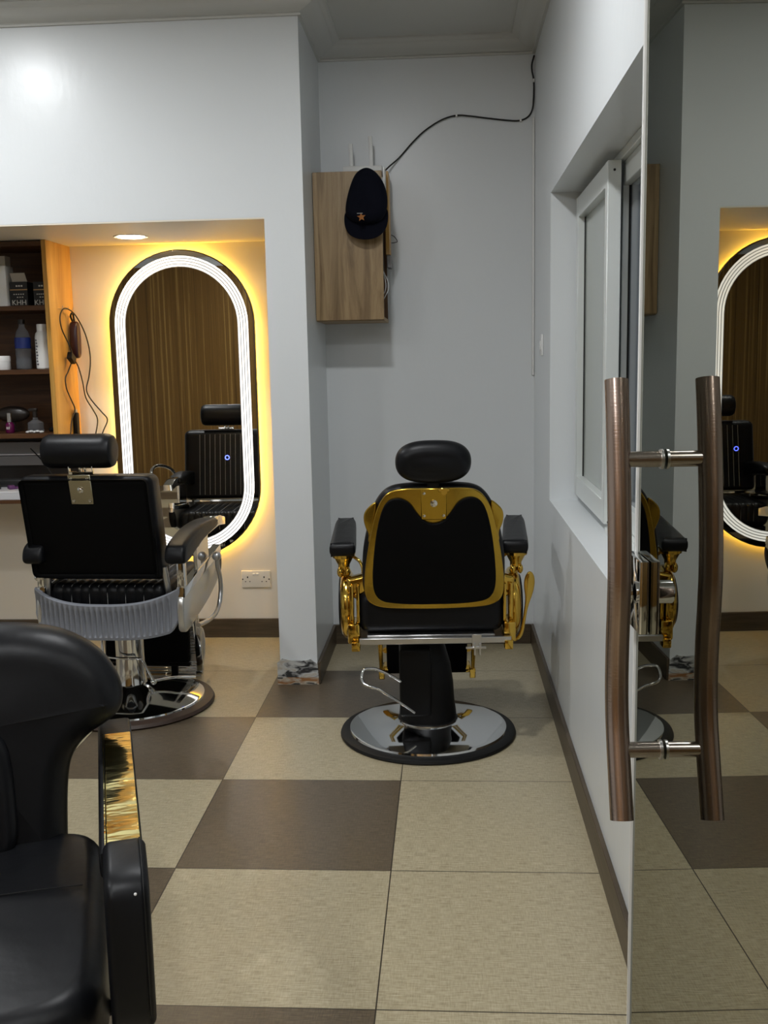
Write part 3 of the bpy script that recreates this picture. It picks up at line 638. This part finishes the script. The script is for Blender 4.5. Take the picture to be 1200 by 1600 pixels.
# back: black front cushion, gold frame, black lobed back pad
TB = math.atan(.18); bx = Matrix(((1, 0, 0, .022), (0, 1, -.18, 0), (0, 0, 1, 0), (0, 0, 0, 1)))     # leans back with height
half = [(0, .958), (.055, .958), (.11, .957), (.152, .948), (.184, .910), (.203, .857), (.221, .777), (.236, .690), (.244, .610), (.237, .560), (.209, .536), (.162, .526), (.084, .523), (0, .521)]
full = half+[(-x, z) for x, z in half[-2:0:-1]]
cush = [(0, .972), (.08, .971), (.15, .962), (.19, .925), (.214, .870), (.238, .78), (.249, .70), (.250, .60), (.235, .55), (.18, .53), (0, .53)]
cf = cush+[(-x, z) for x, z in cush[-2:0:-1]]
br = obj('backrest', one(slab, cf, .085, .035, 6, 4, 'xz', -.040, bx), M['vinyl'], g)
fr = obj('back_frame', one(slab, full, .018, .005, 3, 4, 'xz', -.094, bx), M['goldflat'], g, 'wide gold frame round the back pad')
padh = [(0, .832), (.032, .842), (.056, .869), (.076, .903), (.099, .921), (.129, .927), (.159, .914), (.179, .876), (.196, .805), (.208, .714), (.214, .632), (.208, .584), (.186, .556), (.142, .5465), (.07, .5415), (0, .5415)]
pf = padh+[(-x, z) for x, z in padh[-2:0:-1]]
obj('back_pad', one(slab, pf, .020, .007, 4, 4, 'xz', -.106, bx), M['vinyl_back'], g, 'matt black lobed back pad')
for s in (-1, 1):
    wg = [(s*.188, .915), (s*.212, .900), (s*.236, .875), (s*.240, .845), (s*.232, .815), (s*.222, .795), (s*.228, .762), (s*.215, .77), (s*.2, .82)]
    obj('side_wing', one(slab, wg, .016, .006, 3, 4, 'xz', -.074, bx), M['goldflat'], fr)
pl = obj('head_plate', one(box, -.043, .043, -.110, -.104, .848, .956, .002, 1, bx), M['goldflat'], g, 'gold head-bracket plate')
bm = nb()
for x, z, r in ((-.033, .94, .006), (.033, .94, .006), (-.033, .862, .006), (.033, .862, .006)): obj('screw', one(lathe, [(r, 0), (r*.8, .003), (r*.3, .004)], 14, bx @ T(x, -.110, z) @ RX(PI/2)), M['bolt'], pl)
obj('bolt', one(lathe, [(.012, 0), (.012, .004), (.009, .005), (.009, .007), (.004, .009)], 18, bx @ T(0, -.110, .905) @ RX(PI/2)), M['bolt'], pl)
bm = nb(); box(bm, .015, .052, -.122, -.112, .945, .958, .002, 1, bx); lathe(bm, [(.010, 0), (.010, .012)], 16, bx @ T(.034, -.111, .945) @ RX(PI/2)); obj('clamp_knob', bm, M['gold'], pl)
bm = nb(); hr = []
for k in range(28):
    a = 2*PI*k/28; c, s_ = math.cos(a), math.sin(a); hr.append((.128*abs(c)**.72*(1 if c > 0 else -1), .073*abs(s_)**.85*(1 if s_ > 0 else -1)))
slab(bm, hr, .085, .04, 7, 2, 'xz', 0, T(.022, -.262, 1.045) @ RX(.18), .006); obj('headrest', bm, M['vinyl'], g)
bm = nb(); box(bm, -.02, .02, -.012, .012, .93, 1.0, .003, 1, T(.022, -.25, 0)); obj('headrest_post', bm, M['blackplastic'], g)
# leg rest and foot frame hanging at the front
tl = Matrix(((1, 0, 0, 0), (0, 1, -.35, 0), (0, 0, 1, 0), (0, 0, 0, 1)))
obj('leg_rest', one(box, -.155, .175,   .33, .37, .10, .40, .01, 2, tl @ T(0, .10, 0)), M['vinyl_back'], g, 'black leg rest')
for s, x in ((-1, -.176), (1, .197)):
    bm = nb(); tube(bm, [(x-s*.0, .33, .40), (x, .36, .25), (x, .385, .10)], .006, 8); tube(bm, [(x+s*.012, .33, .40), (x+s*.01, .36, .25), (x+s*.004, .385, .10)], .004, 8)
    lathe(bm, [(.012, -.003), (.012, .003)], 14, T(x-s*.018, .37, .21) @ RX(PI/2)); box(bm, x-.012, x+.012, .37, .40, .085, .125, .003, 1)
    obj('foot_rail', bm, M['gold'], g, 'gold foot rail')
bm = nb(); box(bm, -.17, .19, .39, .46, .115, .135, .004, 1); box(bm, -.17, .19, .40, .47, .10, .112, .004, 1); obj('foot_bar', bm, M['gold'], g, 'gold foot bar')

# ------------------------------------------------------------------ black and chrome barber chair at the mirror
c = thing('chrome_barber_chair', 'black square-backed barber chair with chrome side panels facing the mirror', 'chair', (-1.31, 3.95, 0), math.radians(-2))
M['brownrubber'] = mat('brown_rubber', (.045, .028, .02), .4)
obj('base_ring', one(lathe, [(.30, 0), (.325, 0), (.334, .008), (.328, .020), (.308, .028), (.285, .028)], 96), M['brownrubber'], c, 'dark brown rubber base ring')
obj('base_disc', one(lathe, [(.298, .020), (.292, .034), (.284, .037), (.19, .052), (.12, .068), (.078, .086), (.066, .094)], 96), M['chrome'], c, 'chrome base disc')
obj('column', one(lathe, [(.066, .088), (.062, .10), (.058, .20), (.058, .33), (.050, .335), (.050, .40)], 48), M['chrome'], c)
bm = nb(); tube(bm, [(-.105, -.03, .36), (-.098, -.05, .29), (-.092, -.065, .235), (-.085, -.072, .222), (0, -.085, .218), (.06, -.072, .214), (.072, -.06, .20), (.085, -.04, .15), (.10, -.02, .10)], .0055, 10, 4)
tube(bm, [(.100, -.02, .105), (.16, .06, .095), (.24, .10, .085)], .006, 10, 3); ellipsoid(bm, (.098, -.02, .10), .014, .014, .012, 12)
obj('pump_handle', bm, M['chrome'], c, 'chrome pump pedal rods')
sb = obj('seat', one(channels, -.235, .235, -.215, .27, .42, .552, .036, .036, .006), M['vinyl'], c, None, 60)
bm = nb()
for k in range(11):
    x = -.180+k*.036; tube(bm, [(x, -.2095, .45), (x, -.2085, .515), (x, -.199, .536), (x, -.180, .5455), (x, .1, .5465), (x, .235, .5455), (x, .254, .536), (x, .2635, .515), (x, .2645, .45)], .0013, 5, 2)
obj('stitching', bm, M['whitethread'], sb, 'pale stitch lines')
bm = nb(); box(bm, -.22, .22, -.20, .25, .385, .418, .004, 1); obj('seat_frame', bm, M['blackplastic'], c)
# ribbed back band (shallow U in plan and in outline)
def band(bm):
    nx = 324; top = []; bot = []
    rows = []
    for i in range(nx+1):
        u = i/nx; x = -.272+.572*u-.008; e = abs(2*u-1)
        zt = .487+.055*e**2.6; zb = .350+.03*e**3+(.055*max(0, (e-.86)/.14)**2)
        y = -.285+.055*e**4; rib = .0055*math.cos(i*2*PI*27/nx) if .05 < u < .95 else 0
        rows.append([(x, y, zt), (x, y-.006, zt-.004), (x, y-.006+(rib*.3), zt-.018), (x, y+rib-.002, zt-.028), (x, y+rib, (zt+zb)/2), (x, y+rib-.002, zb+.022), (x, y-.006, zb+.010), (x, y-.004, zb), (x, y+.014, zb), (x, y+.014, zt)])
    V = [[bm.verts.new(p) for p in r] for r in rows]; k = len(V[0])
    for A, B in zip(V, V[1:]):
        for j in range(k): bm.faces.new((A[j], A[(j+1) % k], B[(j+1) % k], B[j]))
    bm.faces.new(V[0]); bm.faces.new(V[-1][::-1])
obj('back_band', one(band), M['greyplastic'], c, 'grey ribbed plastic band below the backrest')
side = [(-.245, .535), (-.05, .560), (.15, .585), (.30, .604), (.325, .575), (.325, .54), (.305, .495), (.24, .455), (.12, .42), (-.05, .39), (-.15, .372), (-.225, .360), (-.25, .40)]
for s, cx in ((-1, -.258), (1, .297)):
    sp_ = obj('side_panel', one(slab, side, .026, .006, 3, 3, 'yz', cx), M['alu_panel'], c, 'silver side panel')
    bm = nb(); slab(bm, [(-.235, .505), (-.23, .540), (.31, .612), (.318, .577)], .034, .003, 2, 0, 'yz', cx); obj('trim_strip', bm, M['chrome'], sp_)
    slab_b = nb(); slab(slab_b, [(.27, .54), (.327, .575), (.330, .52), (.30, .48), (.27, .46)], .030, .004, 2, 2, 'yz', cx); obj('end_cap', slab_b, M['blackplastic'], sp_)
    bm = nb(); box(bm, cx-.014, cx+.014, -.225, -.185, .52, .665, .004, 2); obj('arm_post', bm, M['chrome'], c, 'chrome arm post')
    bm = nb(); box(bm, cx-.004, cx+.010, -.03, .145, .555, .695, .002, 1); obj('arm_plate', bm, M['chrome'], c, 'mirror-bright upright plate under the arm')
    pad = [(-.295, .655), (-.285, .70), (-.255, .722), (-.10, .752), (.05, .757), (.20, .748), (.215, .738), (.215, .712), (.19, .705), (.0, .690), (-.12, .665), (-.20, .645), (-.27, .64)]
    obj('armrest', one(slab, pad, .080, .016, 4, 3, 'yz', cx), M['vinyl'], c)
    bm = nb(); slab(bm, [(-.05, .668), (.10, .692), (.28, .702), (.375, .690), (.375, .722), (.30, .742), (.215, .748), (.05, .70)], .052, .003, 2, 0, 'yz', cx)
    obj('arm_strap', bm, M['chrome'], c, 'chrome strap under the armrest')
    bm = nb(); tube(bm, [(s*.235-.0, -.19, .42), (s*.24, -.20, .52), (s*.23, -.21, .62)], .012, 12); obj('back_post', bm, M['steel'], c)
lvp = [(.338, .159, .575), (.336, .170, .54), (.336, .200, .495), (.336, .205, .44), (.334, .185, .388), (.332, .150, .362), (.330, .10, .350), (.328, .0, .352), (.322, -.10, .362)]
bm = nb(); tube(bm, lvp, .0095, 14, 5); ellipsoid(bm, (.338, .155, .590), .020, .020, .020, 20); obj('recline_lever', bm, M['steel'], c, 'curved steel lever with a ball end')
obj('grab_handle', one(tube, [(-.33, .36, .70), (-.345, .37, .76), (-.36, .30, .80), (-.36, .20, .812), (-.34, .10, .80), (-.315, .04, .775), (-.30, .02, .745)], .0095, 12, 5), M['chrome'], c, 'chrome hoop over the left armrest')
# backrest
bl = Matrix(((1, 0, 0, -.030), (0, 1, -.2, 0), (0, 0, 1, 0), (0, 0, 0, 1)))
bk = obj('backrest', one(box, -.253, .260, -.118, .0, .572, .982, .030, 5, bl), M['vinyl'], c)
bm = nb(); box(bm, -.242, .249, -.1192, -.115, .585, .970, .02, 4, bl); obj('back_cover', bm, M['vinyl_back'], bk, 'matt black back cover')
bm = nb()
for k in range(11):
    x = -.155+k*.031; tube(bm, [(x, .0, .60), (x, .0012, .62), (x, .0012, .94), (x, .0, .96)], .0013, 5, 0, False, bl)
obj('stitching', bm, M['whitethread'], bk, 'pale vertical stitch lines on the front')
bm = nb(); box(bm, -.25, .25, -.03, -.015, .556, .570, .002, 1, bl); ellipsoid(bm, (-.27, -.04, .565), .014, .02, .014, 12, 2, bl); obj('lower_rail', bm, M['chrome'], c)
pl = obj('head_plate', one(box, -.052, .034, -.1245, -.1195, .875, .988, .002, 1, bl @ T(0, 0, 0)), M['brassplate'], c, 'shiny nickel head-bracket plate')
bm = nb()
for x, z in ((-.040, .972), (.022, .972), (-.040, .888), (.022, .888)): obj('screw', one(lathe, [(.0065, 0), (.005, .003), (.002, .004)], 14, bl @ T(x, -.1245, z) @ RX(PI/2)), M['bolt'], pl)
obj('bolt', one(lathe, [(.012, 0), (.012, .003), (.0085, .004), (.0085, .007), (.004, .010)], 18, bl @ T(-.009, -.1245, .930) @ RX(PI/2)), M['bolt'], pl)
bm = nb(); box(bm, -.055, .037, -.10, -.085, .985, .998, .002, 1, bl); box(bm, -.02, -.012, -.09, -.075, .99, 1.03, .001, 1, bl); box(bm, .0, .008, -.09, -.075, .99, 1.03, .001, 1, bl); box(bm, -.056, -.052, -.1, -.085, .985, 1.02, .001, 1, bl); box(bm, .034, .038, -.1, -.085, .985, 1.02, .001, 1, bl)
obj('headrest_bracket', bm, M['chrome'], c)
pr = [(.025, -.135), (.045, -.134), (.057, -.128), (.063, -.115), (.0645, -.10), (.0645, .10), (.063, .115), (.057, .128), (.045, .134), (.025, .135)]
hd = obj('headrest', one(lathe, pr, 40, T(-.050, -.270, 1.072) @ RY(PI/2)), M['vinyl'], c, 'black bolster headrest')
# leg rest and footplate
obj('leg_rest', one(box, -.215, .165, -.02, .02, .075, .37, .008, 2, T(-.02, .33, 0) @ RX(math.radians(-6))), M['vinyl_back'], c, 'black leg rest')
bm = nb(); box(bm, -.21, .16, -.01, .01, .05, .066, .003, 1, T(-.02, .36, 0)); box(bm, -.10, -.075, -.01, .01, .0, .05, .003, 1, T(-.02, .37, .004)); box(bm, .07, .10, -.01, .01, .0, .05, .003, 1, T(-.02, .37, .004)); obj('lower_bar', bm, M['blackplastic'], c)
for s, x in ((-1, -.250), (1, .165)):
    bm = nb(); slab(bm, [(x-.014, .385), (x+.016, .385), (x+.036*(s > 0)+.018*(s < 0), .03), (x+.006, .03)], .010, .002, 2, 0, 'xz', .36); box(bm, x+.0, x+.03, .352, .38, .012, .028, .002, 1); obj('side_rail', bm, M['chrome'], c)
fp = [(.165, .035), (.172, .20), (.20, .345), (.238, .365), (.250, .30), (.246, .20), (.225, .11), (.19, .035)]
bm = nb(); slab(bm, [(-.20, .04), (-.225, .11), (-.245, .20), (-.25, .30), (-.23, .35), (.175, .35), (.198, .30), (.200, .20), (.182, .11), (.15, .04)], .012, .004, 2, 3, 'xz', .46, T(0, -.10, 0) @ RX(math.radians(-14)) ); fo = obj('footplate', bm, M['alu_panel'], c, 'ribbed silver footplate')
bm = nb()
for k in range(22):
    z = .055+k*.0132
    if 9 < k < 12: continue
    box(bm, -.20-.0012*k, .15+.0016*k if k < 14 else .172, .447, .4535, z, z+.005, .001, 1, T(0, -.10, 0) @ RX(math.radians(-14)))
obj('footplate_ribs', bm, M['chrome'], fo)

# ------------------------------------------------------------------ foreground styling chair
s3 = thing('foreground_styling_chair', 'black padded salon chair with a gold strap on its arm, nearest the camera', 'chair', (-.87, 1.60, 0), math.radians(199.3))
hb = [(0, .870), (.08, .869), (.15, .860), (.212, .840), (.271, .798), (.304, .742), (.309, .700), (.297, .674), (.268, .655), (.234, .638), (.206, .610), (.192, .575), (.184, .50), (.180, .38)]
fb = hb+[(-x, z) for x, z in hb[::-1][:-1]]
lean = Matrix(((1, 0, 0, 0), (0, 1, -.22, .12), (0, 0, 1, 0), (0, 0, 0, 1)))
b3 = obj('backrest', one(slab, fb, .13, .058, 9, 4, 'xz', -.28, lean, .012), M['vinyl'], s3)
ip = [(0, .70), (.05, .692), (.078, .665), (.088, .62), (.092, .55), (.094, .46), (.06, .44), (0, .44)]; ip = ip+[(-x, z) for x, z in ip[-2:0:-1]]
obj('lumbar_pad', one(slab, ip, .05, .022, 6, 4, 'xz', -.212, lean), M['vinyl'], b3)
obj('seat', one(slab, [(0, -.255), (.10, -.255), (.18, -.252), (.235, -.225), (.255, -.16), (.257, 0), (.256, .22), (.245, .31), (.205, .365), (.12, .388), (0, .392), (-.12, .388), (-.205, .365), (-.245, .31), (-.256, .22), (-.257, 0), (-.255, -.16), (-.235, -.225), (-.18, -.252), (-.10, -.255)], .15, .042, 7, 4, 'xy', .385, None, .014), M['vinyl'], s3)
obj('seat_seam', one(tube, [(-.215, .012, .4635), (-.12, .02, .471), (0, .026, .4745), (.12, .02, .471), (.215, .012, .4635)], .0012, 6, 6), M['rubber'], s3)
for s in (-1, 1):
    X = s*.291
    # arm: upholstered loop in side view, hollow between arm and seat
    bm = nb(); slab(bm, [(-.40, .55), (-.40, .60), (-.385, .628), (-.355, .632), (.24, .628), (.24, .585), (-.30, .585), (-.34, .57), (-.35, .54), (-.35, .30), (-.40, .30)], .068, .010, 3, 0, 'yz', X-s*.005)
    obj('arm_frame', bm, M['vinyl'], s3)
    bm = nb(); box(bm, X-.026, X+.026, -.275, .235, .6325, .636, .001, 1); obj('gold_strap', bm, M['goldstrap'], s3, 'gold strap along the top of the arm')
    bm = nb(); box(bm, X-s*.0285-.001, X-s*.0285+.001, -.27, .235, .6325, .638, 0, 1); obj('strap_edge', bm, M['goldstrap'], s3)
    bm = nb(); slab(bm, [(.225, .642), (.25, .646), (.32, .642), (.352, .628), (.366, .60), (.368, .50), (.362, .42), (.345, .385), (.315, .378), (.285, .40), (.275, .45), (.27, .55), (.22, .59)], .066, .014, 5, 3, 'yz', X)
    fpd = obj('arm_pad', bm, M['vinyl'], s3, 'black padded front of the arm')
    bm = nb(); tube(bm, [(X-.024, .24, .6465), (X-.024, .30, .647), (X-.024, .345, .634), (X-.024, .368, .60), (X-.024, .370, .50), (X-.024, .362, .42)], .0011, 6, 4); obj('pad_seam', bm, M['rubber'], fpd)
    bm = nb(); ellipsoid(bm, (X-.012, .359, .615), .0024, .0024, .0024, 10); obj('white_speck', bm, M['white'], fpd)
    bm = nb(); tube(bm, [(X, .33, .375), (X, .335, .355)], .004, 10); box(bm, X-.005, X+.005, .332, .337, .318, .355, .002, 1); ellipsoid(bm, (X, .3345, .318), .007, .003, .008, 12); obj('zip_pull', bm, M['chrome'], fpd)
    bm = nb(); tube(bm, [(s*.22, .20, .33), (s*.28, .22, .36), (X, .24, .40)], .012, 10, 3); tube(bm, [(s*.22, -.20, .33), (s*.28, -.30, .33), (X, -.37, .33)], .012, 10, 3); obj('arm_bracket', bm, M['blackplastic'], s3)
obj('seat_plate', one(box, -.2, .2, -.2, .25, .285, .309, .003, 1), M['blackplastic'], s3)
obj('column', one(lathe, [(.045, .06), (.045, .2), (.032, .205), (.032, .285)], 32), M['chrome'], s3)
obj('base_disc', one(lathe, [(.28, 0), (.30, .004), (.295, .016), (.20, .034), (.09, .05), (.05, .062)], 72), M['chrome'], s3)
